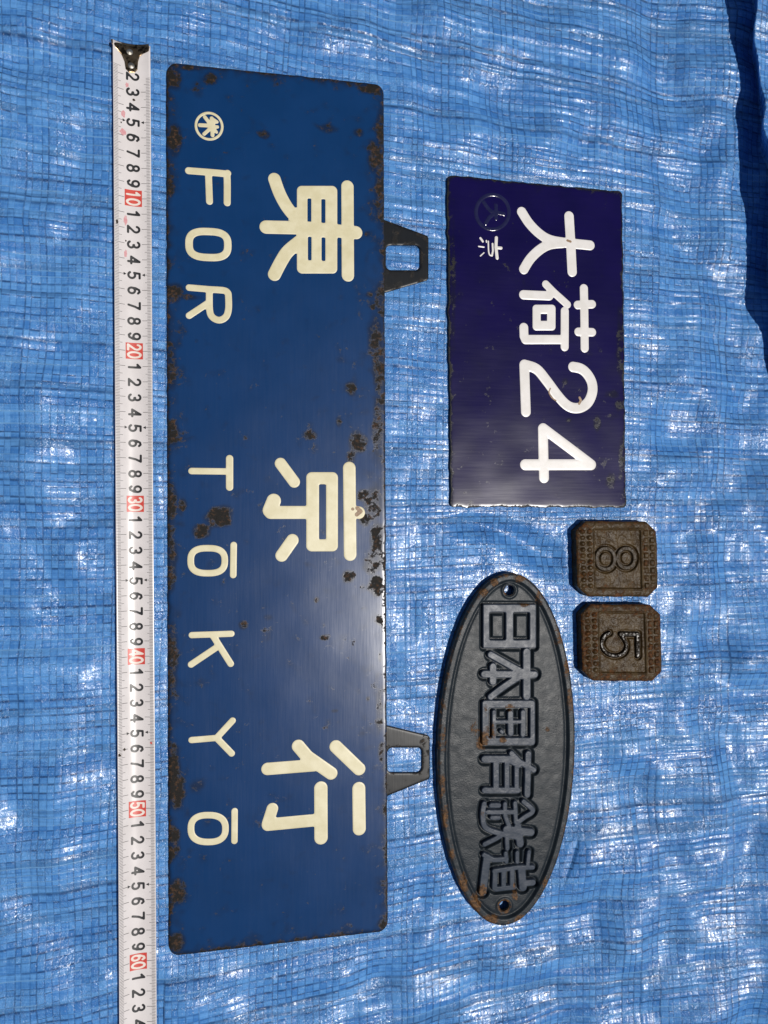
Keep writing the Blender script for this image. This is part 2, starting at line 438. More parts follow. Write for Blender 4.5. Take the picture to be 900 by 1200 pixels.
def relief_data(sdf, bbox, pitch, top, zb, attr=None, bottom=False):
    """mesh of the region sdf < 0 with height top(X, Y, D), walls down to zb; boundary vertices sit on the outline"""
    x0, y0, x1, y1 = bbox
    xs = np.arange(x0, x1 + pitch, pitch); ys = np.arange(y0, y1 + pitch, pitch)
    X, Y = np.meshgrid(xs, ys)
    D = sdf(X, Y)
    ins = D < 0
    keep = ins[:-1, :-1] | ins[1:, :-1] | ins[:-1, 1:] | ins[1:, 1:]
    ny, nx = X.shape
    idx = np.arange(nx * ny).reshape(ny, nx)
    Q = np.stack([idx[:-1, :-1][keep], idx[:-1, 1:][keep], idx[1:, 1:][keep], idx[1:, :-1][keep]], 1)
    used = np.unique(Q)
    remap = np.full(nx * ny, -1); remap[used] = np.arange(len(used))
    Q = remap[Q]
    x, y, d = X.ravel()[used].copy(), Y.ravel()[used].copy(), D.ravel()[used].copy()
    out = d > 0
    e = pitch * 0.15
    for _ in range(3):
        xo, yo = x[out], y[out]
        d0 = sdf(xo, yo)
        gx = (sdf(xo + e, yo) - sdf(xo - e, yo)) / (2 * e); gy = (sdf(xo, yo + e) - sdf(xo, yo - e)) / (2 * e)
        g2 = np.maximum(gx * gx + gy * gy, 0.2)
        stp = np.clip(d0, -pitch, pitch * 1.5)
        x[out] = xo - stp * gx / g2; y[out] = yo - stp * gy / g2
    d = np.minimum(sdf(x, y), 0.0)
    z = top(x, y, d)
    E = np.concatenate([Q[:, [0, 1]], Q[:, [1, 2]], Q[:, [2, 3]], Q[:, [3, 0]]])
    n = len(used)
    code = E[:, 0] * n + E[:, 1]; rev = E[:, 1] * n + E[:, 0]
    B = E[~np.isin(code, rev)]
    bv = np.unique(B)
    bm_ = np.full(n, -1); bm_[bv] = np.arange(len(bv))
    nb = len(bv)
    V = np.concatenate([np.stack([x, y, z], 1), np.stack([x[bv], y[bv], z[bv]], 1),
                        np.stack([x[bv], y[bv], np.full(nb, zb) if np.isscalar(zb) else zb(x[bv], y[bv])], 1)])
    a, b = bm_[B[:, 0]] + n, bm_[B[:, 1]] + n
    F = np.concatenate([Q, np.stack([a, a + nb, b + nb, b], 1)])
    at = None
    if attr is not None:
        w = attr(x, y, d)
        at = np.concatenate([w, w[bv], w[bv]])
    if bottom:
        zz = np.full(n, zb) if np.isscalar(zb) else zb(x, y)
        V2 = np.stack([x, y, zz], 1)
        F = np.concatenate([F, Q[:, ::-1] + len(V)])
        V = np.concatenate([V, V2])
        if at is not None: at = np.concatenate([at, w])
    return V, F, at
def relief(name, sdf, bbox, pitch, top, zb, mat, parent, attr=None, bottom=False):
    V, F, at = relief_data(sdf, bbox, pitch, top, zb, attr, bottom)
    return mesh_obj(name, V, F, mat, parent, {'wear': at} if at is not None else None)
def pbox(P, pad):
    xs = [p[0] for p in P]; ys = [p[1] for p in P]
    return (min(xs) - pad, min(ys) - pad, max(xs) + pad, max(ys) + pad)
def blobs(lst, z):
    """wear map from spots measured in the photograph: (px, py, rx, ry, strength)"""
    L = [(*mm(b[0], b[1], z), b[2] * 0.57, b[3] * 0.57, b[4]) for b in lst]
    def f(x, y):
        w = np.zeros(x.shape)
        for bx, by, rx, ry, s in L:
            q = np.sqrt(((x - bx) / rx) ** 2 + ((y - by) / ry) ** 2)
            w = np.maximum(w, s * (1 - sstep(0.25, 1.35, q)))
        return w
    return f
FOOT = []      # footprints (sdf) for the tarpaulin to lie flat under

# ================================================================== tarpaulin (placed last in mesh order of need, but set up here)
def build_tarp():
    x0, x1, y0, y1 = -165.0, 455.0, -410.0, 410.0
    P = 0.78
    def axis(a, b):
        core = np.arange(a, b, P)
        g = [0.0]; s = P
        while g[-1] < 620: s = min(s * 1.22, 30.0); g.append(g[-1] + s)
        g = np.array(g[1:])
        return np.concatenate([(a - g)[::-1], core, core[-1] + g])
    xs, ys = axis(x0, x1), axis(y0, y1)
    X, Y = np.meshgrid(xs, ys)
    foot = np.full(X.shape, 1e3)
    for f, bb in FOOT:
        i0, i1 = np.searchsorted(xs, (bb[0] - 45, bb[2] + 45)); j0, j1 = np.searchsorted(ys, (bb[1] - 45, bb[3] + 45))
        sub = (slice(j0, j1), slice(i0, i1))
        foot[sub] = np.minimum(foot[sub], f(X[sub], Y[sub]))
    free = sstep(0.0, 34.0, foot)
    near = sstep(-2.0, 9.0, foot)
    # weave coordinates: tapes fan and wander slightly
    wob1, wob2 = field(21, band(110, 400)), field(22, band(110, 400))
    yv = Y * (1 + 0.00030 * (X - 120.0)) + 0.7 * samp(wob1, X, Y)
    xv = X + 0.7 * samp(wob2, X, Y) - 0.012 * Y
    rng = np.random.default_rng(5)
    def irregular(c, pitch, amp):
        t = c / pitch
        n = int(t.max() - t.min()) + 8
        off = rng.uniform(-amp, amp, n)
        k = np.arange(n) + math.floor(t.min()) - 3
        return np.interp(t, k + off, k.astype(float))
    U, Vv = irregular(xv, 4.7, 0.24), irregular(yv, 4.9, 0.30)
    fu, fv = U - np.floor(U), Vv - np.floor(Vv)
    par = np.mod(np.floor(U) + np.floor(Vv), 2)
    arch = np.where(par > 0.5, np.sin(math.pi * fv) * (1 - (2 * fu - 1) ** 6), np.sin(math.pi * fu) * (1 - (2 * fv - 1) ** 6))
    # folds and wrinkles
    big = 1.0 * samp(field(31, band(42, 130)), X, Y)
    wr = samp(field(32, aband(110, 8, 26)), X, yv)
    wr2 = samp(field(33, aband(130, 4, 11)), X, yv)
    cx = samp(field(34, lambda kx, ky: aband(60, 10, 30)(ky, kx)), xv, Y)
    crink = samp(field(35, band(1.9, 4.2)), X, Y)
    patch = sstep(-0.6, 1.4, samp(field(36, band(22, 90)), X, Y) + 0.25)
    H = big * 1.75 * free
    H += (0.26 * (0.80 + 1.1 * sstep(110, 300, Y)) * np.abs(wr) + 0.055 * wr2 + 0.10 * np.abs(cx)) * (0.25 + 0.75 * near) - 0.3
    H += 0.03 * crink * (0.15 + patch)
    H += 0.10 * arch
    # broad swell towards the lower right, dip in the upper right
    sw = np.clip((X - 235) / 200, 0, 3) * np.clip((-Y - 40) / 260, 0, 3)
    H += 30.0 * sw * free
    # rumples: (px, py, half width, half height in mm, height)
    for px, py, wx, wy, A in ((38, 500, 24, 45, 6.5), (70, 935, 24, 40, 5.5), (15, 760, 22, 30, 3.5), (918, 590, 34, 48, 8.0), (560, 158, 38, 15, 4.0), (735, 148, 45, 16, 4.5),
                              (215, 1195, 36, 24, 6.0), (395, 1200, 40, 22, 4.5), (905, 760, 30, 26, 5.0), (800, 395, 26, 40, 3.0), (690, 1010, 24, 22, 3.0), (620, 30, 60, 16, 3.0),
                              (60, 120, 40, 16, 3.5), (330, 20, 70, 14, 3.0)):
        qx, qy = mm(px, py)
        H += A * np.exp(-((X - qx) / wx) ** 2 - ((Y - qy) / wy) ** 2) * sstep(1.0, 14.0, foot)
    H += 5.0 * free * np.exp(-((X - 372) / 26) ** 2) * sstep(150, 260, Y)
    H += -4.0 * free * np.exp(-((X - 340 + 0.06 * Y) / 22) ** 2) * sstep(60, 200, Y)
    # crisp fold lines from storage
    def crease(pts, amp, w, z=0):
        d = np.full(X.shape, 1e3)
        q = [mm(*p) for p in pts]
        for a, b in zip(q, q[1:]): d = np.minimum(d, sd_seg(X, Y, a, b))
        return amp * np.exp(-d / w)
    H -= 5.0 * np.exp(-(-np.log(np.maximum(crease([(545, 604), (600, 628), (655, 657)], 1.0, 9.0), 1e-9))) ** 2) * sstep(2.0, 14.0, foot)
    H += crease([(700, 0), (698, 90), (701, 195)], 0.5, 3.0)
    H -= crease([(815, 305), (828, 350), (843, 420), (862, 470)], 0.9, 2.5)
    H += crease([(478, 560), (476, 760), (482, 860)], 0.35, 2.0) * near
    H += crease([(735, 900), (742, 1080), (745, 1190)], 0.7, 3.0)
    H += crease([(0, 1015), (80, 985), (132, 975)], 0.5, 2.0)
    H += crease([(200, 1150), (450, 1140), (640, 1130), (880, 1030)], 0.6, 4.0)
    # fold edge in the lower right: the sheet drops away beyond it
    a, b = mm(900, 1128), mm(715, 1205)
    nx, ny = (b[1] - a[1]), -(b[0] - a[0]); l = math.hypot(nx, ny); nx, ny = nx / l, ny / l
    if ny > 0: nx, ny = -nx, -ny
    dd = (X - a[0]) * nx + (Y - a[1]) * ny + 2.0 * samp(N_LOW, X, Y)
    H += -26.0 * sstep(0, 60, dd) * sstep(240, 330, X) + 2.2 * np.exp(-(dd / 7) ** 2) * sstep(240, 330, X)
    # fold standing up on the right, beyond the picture's edge for most of its length
    hf = 25.0 * sstep(-20, 210, Y) * (1 + 0.05 * np.sin(Y / 19.0))
    pxc = np.interp(Y, [-120, 60, 180, 260, 340, 420], [985, 925, 905, 897, 886, 876])
    xe = (CAMH / (FPX * CT - (pxc - 450) * ST)) * (FPX * ST + (pxc - 450) * CT)
    xf = xe * (1 - hf / CAMH) + 16.0 * hf / 27.0 + 1.0 * np.sin(Y / 33.0) + 0.9 * samp(N_LOW, X * 0 + 50, Y)
    e = X - xf
    H += hf * (sstep(0, 10, e) * (1 - 0.75 * sstep(12, 190, e)) + 0.05 * sstep(-45, 0, e))
    lean = -26.0 * (hf / 27.0) * sstep(0, 10, e) * (1 - sstep(14, 120, e))
    xv_add = hf * sstep(0, 10, e)
    # under the things the sheet is pressed flat
    press = 1 - sstep(-3.0, 6.0, foot)
    H = H * (1 - press) + press * np.minimum(H * 0.25 - 0.5, -0.15)
    H = np.where(foot < 14, np.minimum(H, 0.1 + np.maximum(foot, 0) * 0.16), H)
    U = U + xv_add / 4.7
    ny_, nx_ = X.shape
    idx = np.arange(nx_ * ny_).reshape(ny_, nx_)
    Q = np.stack([idx[:-1, :-1].ravel(), idx[:-1, 1:].ravel(), idx[1:, 1:].ravel(), idx[1:, :-1].ravel()], 1)
    V = np.stack([(X + lean).ravel(), Y.ravel(), H.ravel()], 1)
    o = mesh_obj('tarpaulin', V, Q, M_TARP, None, {'weave': np.stack([U.ravel(), Vv.ravel(), patch.ravel()], 1)})
    o['kind'] = 'structure'
    o['label'] = 'crinkled blue woven plastic tarpaulin spread under the signs'
    return o

# ================================================================== long destination sign
ZS = 1.6                                         # steel plate thickness
def build_destination_sign():
    C = [mm(195, 73, ZS), mm(449.5, 99, ZS), mm(454.5, 1091, ZS), mm(198, 1121, ZS)]
    root = thing('destination_sign', 'long blue enamelled train destination board with two hanging tabs and cream lettering',
                 'sign', (*mm(325, 600), 0))
    def outline(X, Y):
        d = sd_rpoly(X, Y, C, 7.0)
        return d + 0.10 * samp(N_MID, X, Y)
    sp = blobs([(204, 165, 10, 22, 1.0), (200, 220, 6, 14, .8), (203, 343, 14, 14, 1.0), (215, 348, 20, 5, .7), (201, 430, 8, 40, .6),
                (202, 505, 9, 20, .8), (200, 590, 9, 30, .8), (214, 592, 6, 8, .9), (257, 606, 17, 13, 1.15), (237, 622, 12, 9, .95),
                (201, 660, 8, 40, .8), (201, 770, 9, 60, .75), (202, 905, 10, 36, 1.1), (206, 930, 12, 26, 1.0), (203, 985, 10, 25, .8),
                (207, 1045, 13, 20, .9), (204, 1105, 14, 14, 1.1), (240, 1118, 40, 6, .8), (247, 92, 9, 9, .9), (204, 90, 11, 20, .8),
                (215, 78, 26, 5, .9), (260, 80, 20, 4, .6), (310, 158, 9, 6, .85), (384, 150, 16, 7, .6), (421, 156, 8, 6, .8),
                (434, 104, 16, 8, 1.0), (447, 150, 9, 40, .75), (440, 185, 12, 26, .8), (445, 215, 8, 60, .7), (430, 274, 4, 3, .8),
                (440, 395, 13, 30, .8), (444, 430, 10, 40, .85), (443, 500, 9, 40, .75), (411, 456, 8, 9, .85), (397, 495, 5, 8, .7),
                (364, 510, 11, 6, .8), (420, 519, 13, 15, 1.05), (412, 535, 8, 9, .8), (426, 580, 11, 9, .85), (428, 608, 12, 10, .8),
                (438, 590, 14, 30, .7), (442, 635, 11, 40, .75), (408, 676, 9, 8, .95), (436, 663, 13, 14, .9), (441, 687, 11, 16, 1.0),
                (371, 703, 4, 4, .85), (285, 733, 6, 6, .9), (313, 724, 8, 5, .5), (380, 747, 7, 4, .8), (445, 727, 6, 7, .95),
                (446, 770, 4, 8, .7), (431, 819, 3, 3, 1.1), (392, 833, 6, 3, .6), (445, 835, 7, 30, .6), (447, 880, 5, 16, .7),
                (230, 920, 12, 12, .45), (437, 360, 4, 4, .8), (433, 345, 6, 4, .6), (403, 1097, 4, 4, .9), (230, 400, 4, 4, .5),
                (447, 350, 10, 30, .7), (448, 1082, 8, 8, .7)], ZS)
    lft, rgt = mm(195, 600, ZS)[0], mm(452, 600, ZS)[0]
    def wear(x, y, d):
        edge = 0.5 * np.exp(d / 1.3) + 0.34 * np.exp(d / 6.0)
        le = 0.52 * np.exp(-np.maximum(x - lft, 0) / 6.5)
        rt = sstep(-160, 120, y)
        re = (0.28 + 0.24 * rt) * np.exp(-np.maximum(rgt - x, 0) / (7.0 + 4.0 * rt))
        return np.maximum(np.maximum(sp(x, y), edge), np.maximum(le, re)) + 0.07 * samp(N_MID, x, y)
    def warp(x, y):
        return 0.5 + 0.25 * samp(N_LOW, x * 0.8, y * 0.8)
    def top(x, y, d):
        return ZS + 0.05 + 0.05 * samp(N_LOW, x, y) - 0.35 * np.exp(d / 0.5) - 0.0008 * 0
    relief('plate', outline, pbox(C, 3), 1.15, top, 0.0, M_SIGN, root, wear, bottom=True)
    FOOT.append((outline, pbox(C, 3)))
    # hanging tabs cut from the same steel
    z = ZS - 0.35
    for tr, P, hx in ((Tr(280, 60, 3.75, z), [(600, 735), (640, 742), (828, 812), (832, 822), (832, 998), (826, 1006), (640, 1060), (600, 1066)], (646, 852, 797, 962)),
                      (Tr(280, 700, 3.75, z), [(612, 556), (650, 565), (832, 609), (838, 616), (838, 790), (832, 799), (650, 873), (612, 882)], (652, 661, 805, 771))):
        G = Glyph(tr).poly(1.0, *P).hole(*hx, 22)
        relief('hanging_tab', G, G.bbox(), 0.6, lambda x, y, d: z + 0.0 * d + 0.1 - 0.25 * np.exp(d / 0.4), 0.0, M_TAB, root,
               lambda x, y, d: 0.5 * np.exp(d / 1.6) + 0.16 + 0.2 * samp(N_MID, x, y))
        FOOT.append((G, G.bbox()))
    zl = ZS + 0.12
    def ltop(x, y, d):
        return top(x, y, np.full(x.shape, -50.0)) + 0.13 * (1 - np.exp(d / 0.15)) + 0.03
    def lbase(x, y):
        return top(x, y, np.full(x.shape, -50.0)) - 0.2
    def letter(name, G, lab=None, parent=root, pitch=0.6):
        o = relief(name, G, G.bbox(), pitch, ltop, lbase, M_CREAM, parent)
        if lab: o['label'] = lab
        return o
    Z2, Z4, Z6 = Tr(280, 60, 3.75, zl), Tr(280, 380, 3.75, zl), Tr(280, 700, 3.75, zl)
    g = Glyph(Z2).box(255, 592, 432, 977, 22).hole(301, 647, 318, 760, 3).hole(362, 650, 380, 762, 3).hole(303, 815, 319, 919, 3).hole(363, 818, 380, 922, 3)
    g.s(27, (477, 595), (479, 985)).s(29, (120, 773), (300, 777), (514, 797))
    g.s(27, (156, 562), (180, 628), (215, 690), (262, 745)).s(28, (156, 981), (185, 925), (215, 880), (265, 838))
    letter('kanji_character', g, 'cream character for east')
    g = Glyph(Z4).box(296, 650, 435, 998, 24).hole(352, 703, 383, 945, 3)
    g.s(27.5, (485, 632), (489, 1012)).s(27, (490, 822), (527, 828)).s(28, (310, 827), (140, 827)).s(31, (136, 818), (153, 776))
    g.s(25, (183, 612), (243, 693)).s(27, (235, 949), (188, 1016))
    letter('kanji_character', g, 'cream character for capital')
    g = Glyph(Z6).s(28, (261, 654), (300, 700), (405, 773)).s(27, (126, 754), (330, 738)).s(28, (426, 656), (528, 754))
    g.s(28.5, (527, 840), (529, 1017)).s(29, (360, 838), (361, 1057)).s(27, (350, 978), (128, 999)).s(25, (126, 995), (147, 929))
    letter('kanji_character', g, 'cream character for bound')
    Z1, Z3, Z5, Z7 = Tr(100, 30, 4.0, zl), Tr(100, 320, 3.75, zl), Tr(100, 620, 3.75, zl), Tr(100, 900, 4.0, zl)
    letter('letter', Glyph(Z1).s(16, (484, 680), (650, 694), (664, 705), (665, 830)).s(15.5, (577, 690), (582, 824)), 'cream letter F', pitch=0.45)
    letter('letter', Glyph(Z1).loop(17, 577, 1026, 91, 61, 2.9, 0.04), 'cream letter O of FOR', pitch=0.45)
    letter('letter', Glyph(Z3).s(14, (456, 64), (600, 76)).s(14.5, (545, 72), (606, 76), (625, 86), (629, 105), (629, 160), (617, 193), (588, 207), (558, 193), (546, 160), (545, 72))
           .s(14, (545, 128), (456, 187)), 'cream letter R', pitch=0.45)
    letter('letter', Glyph(Z3).s(15.5, (634, 815), (634, 941)).s(14, (467, 870), (634, 872)), 'cream letter T', pitch=0.45)
    letter('letter', Glyph(Z5).loop(14, 538, 139, 75, 55, 2.7).s(14, (652, 70), (650, 202)), 'cream letter O with a bar, after the T', pitch=0.45)
    letter('letter', Glyph(Z5).s(13.5, (468, 466), (642, 460)).s(14, (465, 595), (578, 519)).s(14, (562, 470), (639, 592)), 'cream letter K', pitch=0.45)
    letter('letter', Glyph(Z5).s(13.5, (467, 927), (577, 918)).s(14, (577, 918), (647, 842)).s(14, (577, 918), (643, 986)), 'cream letter Y', pitch=0.45)
    letter('letter', Glyph(Z7).loop(15, 576, 284, 81, 63, 2.5).s(14.5, (700, 202), (699, 342)), 'cream letter O with a bar, after the Y', pitch=0.45)
    g = Glyph(Z4).s(9, (520, 808), (535, 822), (518, 836)).s(7, (500, 812))
    o = relief('paint_chip', g, g.bbox(), 0.3, lambda x, y, d: ltop(x, y, np.full(x.shape, -9.0)) + 0.05, lambda x, y: lbase(x, y), M_CHIP, root)
    ZL = Tr(220, 125, 18.0, zl)
    em = letter('emblem', Glyph(ZL).loop(26, 450, 410, 278, 278, 2.0, 0.06), 'cream ring around a star of strokes', pitch=0.3)
    g = Glyph(ZL).s(40, (255, 388), (420, 396), (510, 400)).s(38, (358, 215), (450, 335), (510, 400)).s(36, (345, 575), (430, 500), (510, 420))
    g.s(40, (505, 245), (520, 400), (522, 600)).s(34, (520, 255), (615, 320)).s(36, (500, 320), (600, 320)).s(34, (520, 425), (625, 425)).s(32, (530, 430), (605, 535)).s(60, (515, 340), (520, 450))
    letter('star', g, None, em, pitch=0.3)
    return root

# ================================================================== indigo plate
def build_number_plate():
    zt = 2.2
    C = [mm(524, 205, zt), mm(729, 224.5, zt), mm(733.5, 595, zt), mm(528.5, 594, zt)]
    root = thing('car_number_plate', 'small indigo enamel plate with white characters and the number 24', 'plate', (*mm(628, 400), 0))
    def outline(X, Y):
        return sd_rpoly(X, Y, C, 3.2) + 0.22 * samp(N_MID, X, Y)
    sp = blobs([(700, 497, 6, 12, .75), (718, 462, 12, 7, .6), (726, 475, 8, 9, .6), (716, 563, 8, 12, .6), (728, 540, 6, 30, .6),
                (666, 492, 5, 4, .6), (662, 447, 5, 5, .45), (726, 400, 6, 60, .5), (531, 330, 4, 100, .4)], zt)
    def wear(x, y, d):
        return np.maximum(sp(x, y), 1.1 * np.exp(d / 1.25) ) + 0.05 * samp(N_MID, x, y)
    def top(x, y, d):
        return zt + 0.1 + 0.10 * samp(N_LOW, x, y) - 0.14 * np.exp(d / 0.8)
    relief('plate', outline, pbox(C, 2), 0.8, top, 0.0, M_ENAMEL, root, wear, bottom=True)
    FOOT.append((outline, pbox(C, 2)))
    def flat(x, y): return zt + 0.1 + 0.10 * samp(N_LOW, x, y)
    def emboss(name, G, mat, parent=root, h=0.16, lab=None, pitch=0.4):
        o = relief(name, G, G.bbox(), pitch, lambda x, y, d: flat(x, y) + 0.04 + h * (1 - np.exp(d / 0.45)), lambda x, y: flat(x, y) - 0.2, mat, parent)
        if lab: o['label'] = lab
    A, B = Tr(510, 190, 3.75, zt), Tr(510, 390, 3.75, zt)
    g = Glyph(A).s(21.5, (380, 219), (412, 268), (455, 312), (500, 340), (560, 353), (680, 366)).s(21.5, (389, 471), (418, 425), (460, 385), (505, 362), (560, 356)).s(21.5, (588, 238), (602, 482))
    emboss('kanji_character', g, M_ENWHITE, lab='white character for big')
    g = Glyph(A).s(18.5, (653, 555), (657, 818)).s(18.5, (626, 628), (688, 625)).s(18.5, (629, 746), (689, 748))
    g.s(17, (486, 537), (520, 572), (580, 626)).s(20, (388, 583), (500, 588)).s(18.5, (569, 655), (569, 812))
    g.box(428, 627, 528, 740, 16).hole(463, 667, 491, 698, 2).s(20, (389, 727), (390, 766), (396, 779)).s(20, (396, 780), (560, 780))
    emboss('kanji_character', g, M_ENWHITE, lab='white character for load')
    g = Glyph(B).s(22.5, (606, 150), (640, 158), (668, 182), (688, 220), (690, 262), (672, 305), (640, 328), (605, 330), (572, 313), (535, 272), (490, 212), (445, 160), (392, 141)).s(22, (391, 142), (398, 348))
    emboss('numeral', g, M_ENWHITE, lab='white numeral 2 with a small chip')
    g = Glyph(B).s(24, (396, 580), (684, 580)).s(22, (684, 578), (474, 420)).s(22.5, (473, 421), (478, 638))
    emboss('numeral', g, M_ENWHITE, lab='white numeral 4')
    for G in (Glyph(B).s(5, (634, 285), (640, 297), (632, 312)), Glyph(B).s(3, (505, 245), (500, 262), (512, 285), (530, 298)), Glyph(A).s(5, (580, 345), (594, 350))):
        relief('enamel_chip', G, G.bbox(), 0.2, lambda x, y, d: flat(x, y) + 0.24, lambda x, y: flat(x, y), M_CHIP, root)
    L = Tr(545, 215, 12.0, zt)
    g = Glyph(L).loop(26, 385, 405, 232, 245, 2.0)
    em = relief('emblem', g, g.bbox(), 0.25, lambda x, y, d: flat(x, y) + 0.03 + 0.3 * (1 - np.exp(d / 0.5)), lambda x, y: flat(x, y) - 0.2, M_ENGLINT, root)
    em['label'] = 'dark embossed ring with a small character'
    g = Glyph(L).s(26, (260, 262), (310, 335), (370, 395), (450, 410), (545, 430)).s(26, (435, 310), (435, 495)).s(26, (290, 560), (340, 480), (400, 430))
    emboss('stroke_mark', g, M_ENGLINT, em, pitch=0.25)
    g = Glyph(L).s(22, (438, 765), (432, 900), (450, 1050)).s(20, (440, 905), (505, 910)).s(13, (385, 850), (390, 950), (378, 1015)).s(10, (325, 815), (330, 950), (345, 1005), (378, 1015))
    g.s(9, (190, 885), (265, 895)).s(15, (215, 770), (248, 815)).s(10, (298, 805), (300, 825)).s(8, (215, 1020), (265, 975))
    emboss('kanji_character', g, M_ENWHITE, pitch=0.25, h=0.15, lab='tiny worn white character for capital')
    return root

# ================================================================== oval cast plate
def build_oval_plate():
    zt = 8.0
    cx, cy = mm(595.5, 878.5, zt)
    top_p, bot_p = mm(598.5, 672, zt), mm(591.5, 1086, zt)
    a = math.hypot(top_p[0] - bot_p[0], top_p[1] - bot_p[1]) / 2
    ang = math.atan2(top_p[0] - bot_p[0], top_p[1] - bot_p[1])
    bwid = (mm(677, 878, zt)[0] - mm(516, 878, zt)[0]) / 2
    cs, sn = math.cos(ang), math.sin(ang)
    root = thing('oval_name_plate', 'grey cast iron oval plate with raised characters and two bolt holes', 'plate', (cx, cy, 0))
    def ell(X, Y):
        x, y = X - cx, Y - cy
        x, y = x * cs - y * sn, x * sn + y * cs
        k = np.sqrt((x / bwid) ** 2 + (y / a) ** 2) + 1e-9
        g = np.sqrt((x / bwid ** 2) ** 2 + (y / a ** 2) ** 2) + 1e-9
        return k * (k - 1) / g * (1.0 if True else 0)
    def ell2(X, Y):
        d = ell(X, Y)
        return np.where(d < -6, -6 + (d + 6) * 0.9, d)
    H1, H2 = mm(598, 692, zt), mm(592, 1063, zt)
    RH = 3.7
    def outline(X, Y):
        d = ell2(X, Y) + 0.10 * samp(N_MID, X, Y)
        for h in (H1, H2): d = np.maximum(d, RH - np.hypot(X - h[0], Y - h[1]))
        return d
    C1, C2, C3, C4 = Tr(550, 670, 9.0, zt), Tr(550, 770, 9.0, zt), Tr(550, 870, 9.0, zt), Tr(550, 970, 9.0, zt)
    G = []
    G.append(Glyph(C1).box(150, 345, 715, 812, 14).hole(222, 432, 392, 722, 16).hole(474, 434, 645, 720, 16))
    G.append(Glyph(C2).s(44, (615, -50), (615, 420)).s(40, (165, 185), (700, 190)).s(40, (258, 105), (258, 265))
             .s(38, (235, -20), (360, 50), (540, 150)).s(38, (235, 425), (330, 350), (430, 280), (540, 210)).s(60, (520, 180), (600, 185)))
    G.append(Glyph(C2).box(140, 460, 705, 940, 34).hole(215, 545, 648, 855, 6).s(25, (270, 585), (270, 850)).s(34, (443, 600), (445, 810)).s(30, (577, 590), (575, 825))
             .s(22, (270, 690), (577, 690)).s(22, (345, 790), (355, 800)))
    G.append(Glyph(C3).s(40, (170, 185), (420, 185), (530, 240)).s(32, (455, 125), (540, 215), (690, 300)).s(36, (632, 130), (620, 560))
             .s(34, (170, 515), (520, 515)).s(36, (290, 200), (290, 510)).s(30, (405, 200), (405, 510)).s(28, (508, 200), (508, 510)))
    G.append(Glyph(C3).s(30, (165, 660), (150, 780), (180, 910), (330, 970), (500, 1010)).s(28, (240, 675), (320, 675)).s(26, (200, 745), (470, 745)).s(24, (245, 805), (320, 805))
             .s(26, (385, 660), (385, 780), (430, 900)).s(26, (492, 650), (500, 850)).s(28, (582, 635), (680, 730), (590, 800), (510, 860))
             .s(42, (400, 930), (660, 960)).s(42, (520, 900), (545, 1080)).s(26, (400, 930), (410, 1130)).s(28, (170, 1085), (300, 1020), (420, 940)))
    G.append(Glyph(C4).s(28, (165, 300), (260, 350), (400, 345)).s(24, (392, 280), (400, 370)).s(24, (515, 275), (515, 370)).s(24, (640, 265), (625, 400))
             .s(44, (195, 330), (175, 480), (150, 690)).s(26, (270, 470), (520, 430), (680, 430)).s(30, (280, 500), (275, 650)).s(28, (370, 470), (370, 640))
             .s(28, (460, 450), (460, 620)).s(44, (560, 450), (575, 640)).s(28, (290, 660), (480, 640)).s(34, (560, 600), (680, 590)))
    LG = 0.42
    def moat(X, Y):
        d = np.full(X.shape, 1e3)
        for g in G:
            bb = g.bbox(4)
            m = (X > bb[0]) & (X < bb[2]) & (Y > bb[1]) & (Y < bb[3])
            d[m] = np.minimum(d[m], g(X[m], Y[m]) - LG)
        return d
    def top(x, y, d):
        de = ell2(x, y)
        rim = sstep(-6.3, -4.6, de)
        z = 6.1 + 1.8 * rim - 0.5 * np.exp(-((de + 6.8) / 1.0) ** 2)
        z -= 1.6 * sstep(-1.5, 0.0, de) ** 1.5
        mo = moat(x, y)
        z -= 2.7 * (1 - sstep(0.8, 1.9, mo)) * (1 - rim)
        for h in (H1, H2):
            q = np.hypot(x - h[0], y - h[1])
            z += 0.6 * (1 - sstep(5.2, 6.8, q)) * (1 - rim) - 0.6 * (1 - sstep(RH, RH + 1.2, q))
        return z + 0.03 * samp(N_MID, x, y) + 0.012 * samp(N_FINE, x, y) * sstep(-1.0, 1.0, samp(N_LOW, x, y) + (cx - x) / 30)
    sp = blobs([(598, 692, 9, 9, .8), (592, 1063, 11, 12, 1.0), (566, 1048, 7, 9, .8), (604, 1048, 6, 12, .8), (567, 694, 9, 7, .9), (580, 682, 9, 7, .9),
                (612, 678, 12, 6, .9), (633, 700, 8, 14, .7), (655, 745, 7, 20, .7), (665, 780, 6, 18, .9), (668, 820, 6, 20, .8), (643, 855, 5, 5, .9),
                (557, 855, 9, 16, .65), (565, 872, 9, 10, .9), (520, 870, 6, 20, .6), (519, 920, 5, 20, .8), (522, 960, 6, 20, .9), (530, 1000, 6, 16, .7),
                (543, 1035, 9, 16, 1.0), (556, 1060, 12, 14, 1.2), (575, 1078, 14, 8, 1.1), (612, 1078, 14, 8, 1.0), (635, 1050, 7, 14, .6), (520, 825, 6, 12, .7),
                (673, 900, 4, 30, .7), (640, 1040, 7, 14, .8), (650, 1015, 6, 14, .5)], zt)
    def wear(x, y, d):
        de = ell2(x, y)
        return np.maximum(sp(x, y), 0.47 * sstep(-5, -1.0, de)) + 0.08 * samp(N_MID, x, y)
    relief('body', outline, (cx - bwid - 3, cy - a - 3, cx + bwid + 3, cy + a + 3), 0.5, top, lambda x, y: np.where(np.minimum(np.hypot(x - H1[0], y - H1[1]), np.hypot(x - H2[0], y - H2[1])) < RH + 0.6, 3.0, 0.0), M_OVAL, root, wear)
    FOOT.append((ell2, (cx - bwid - 3, cy - a - 3, cx + bwid + 3, cy + a + 3)))
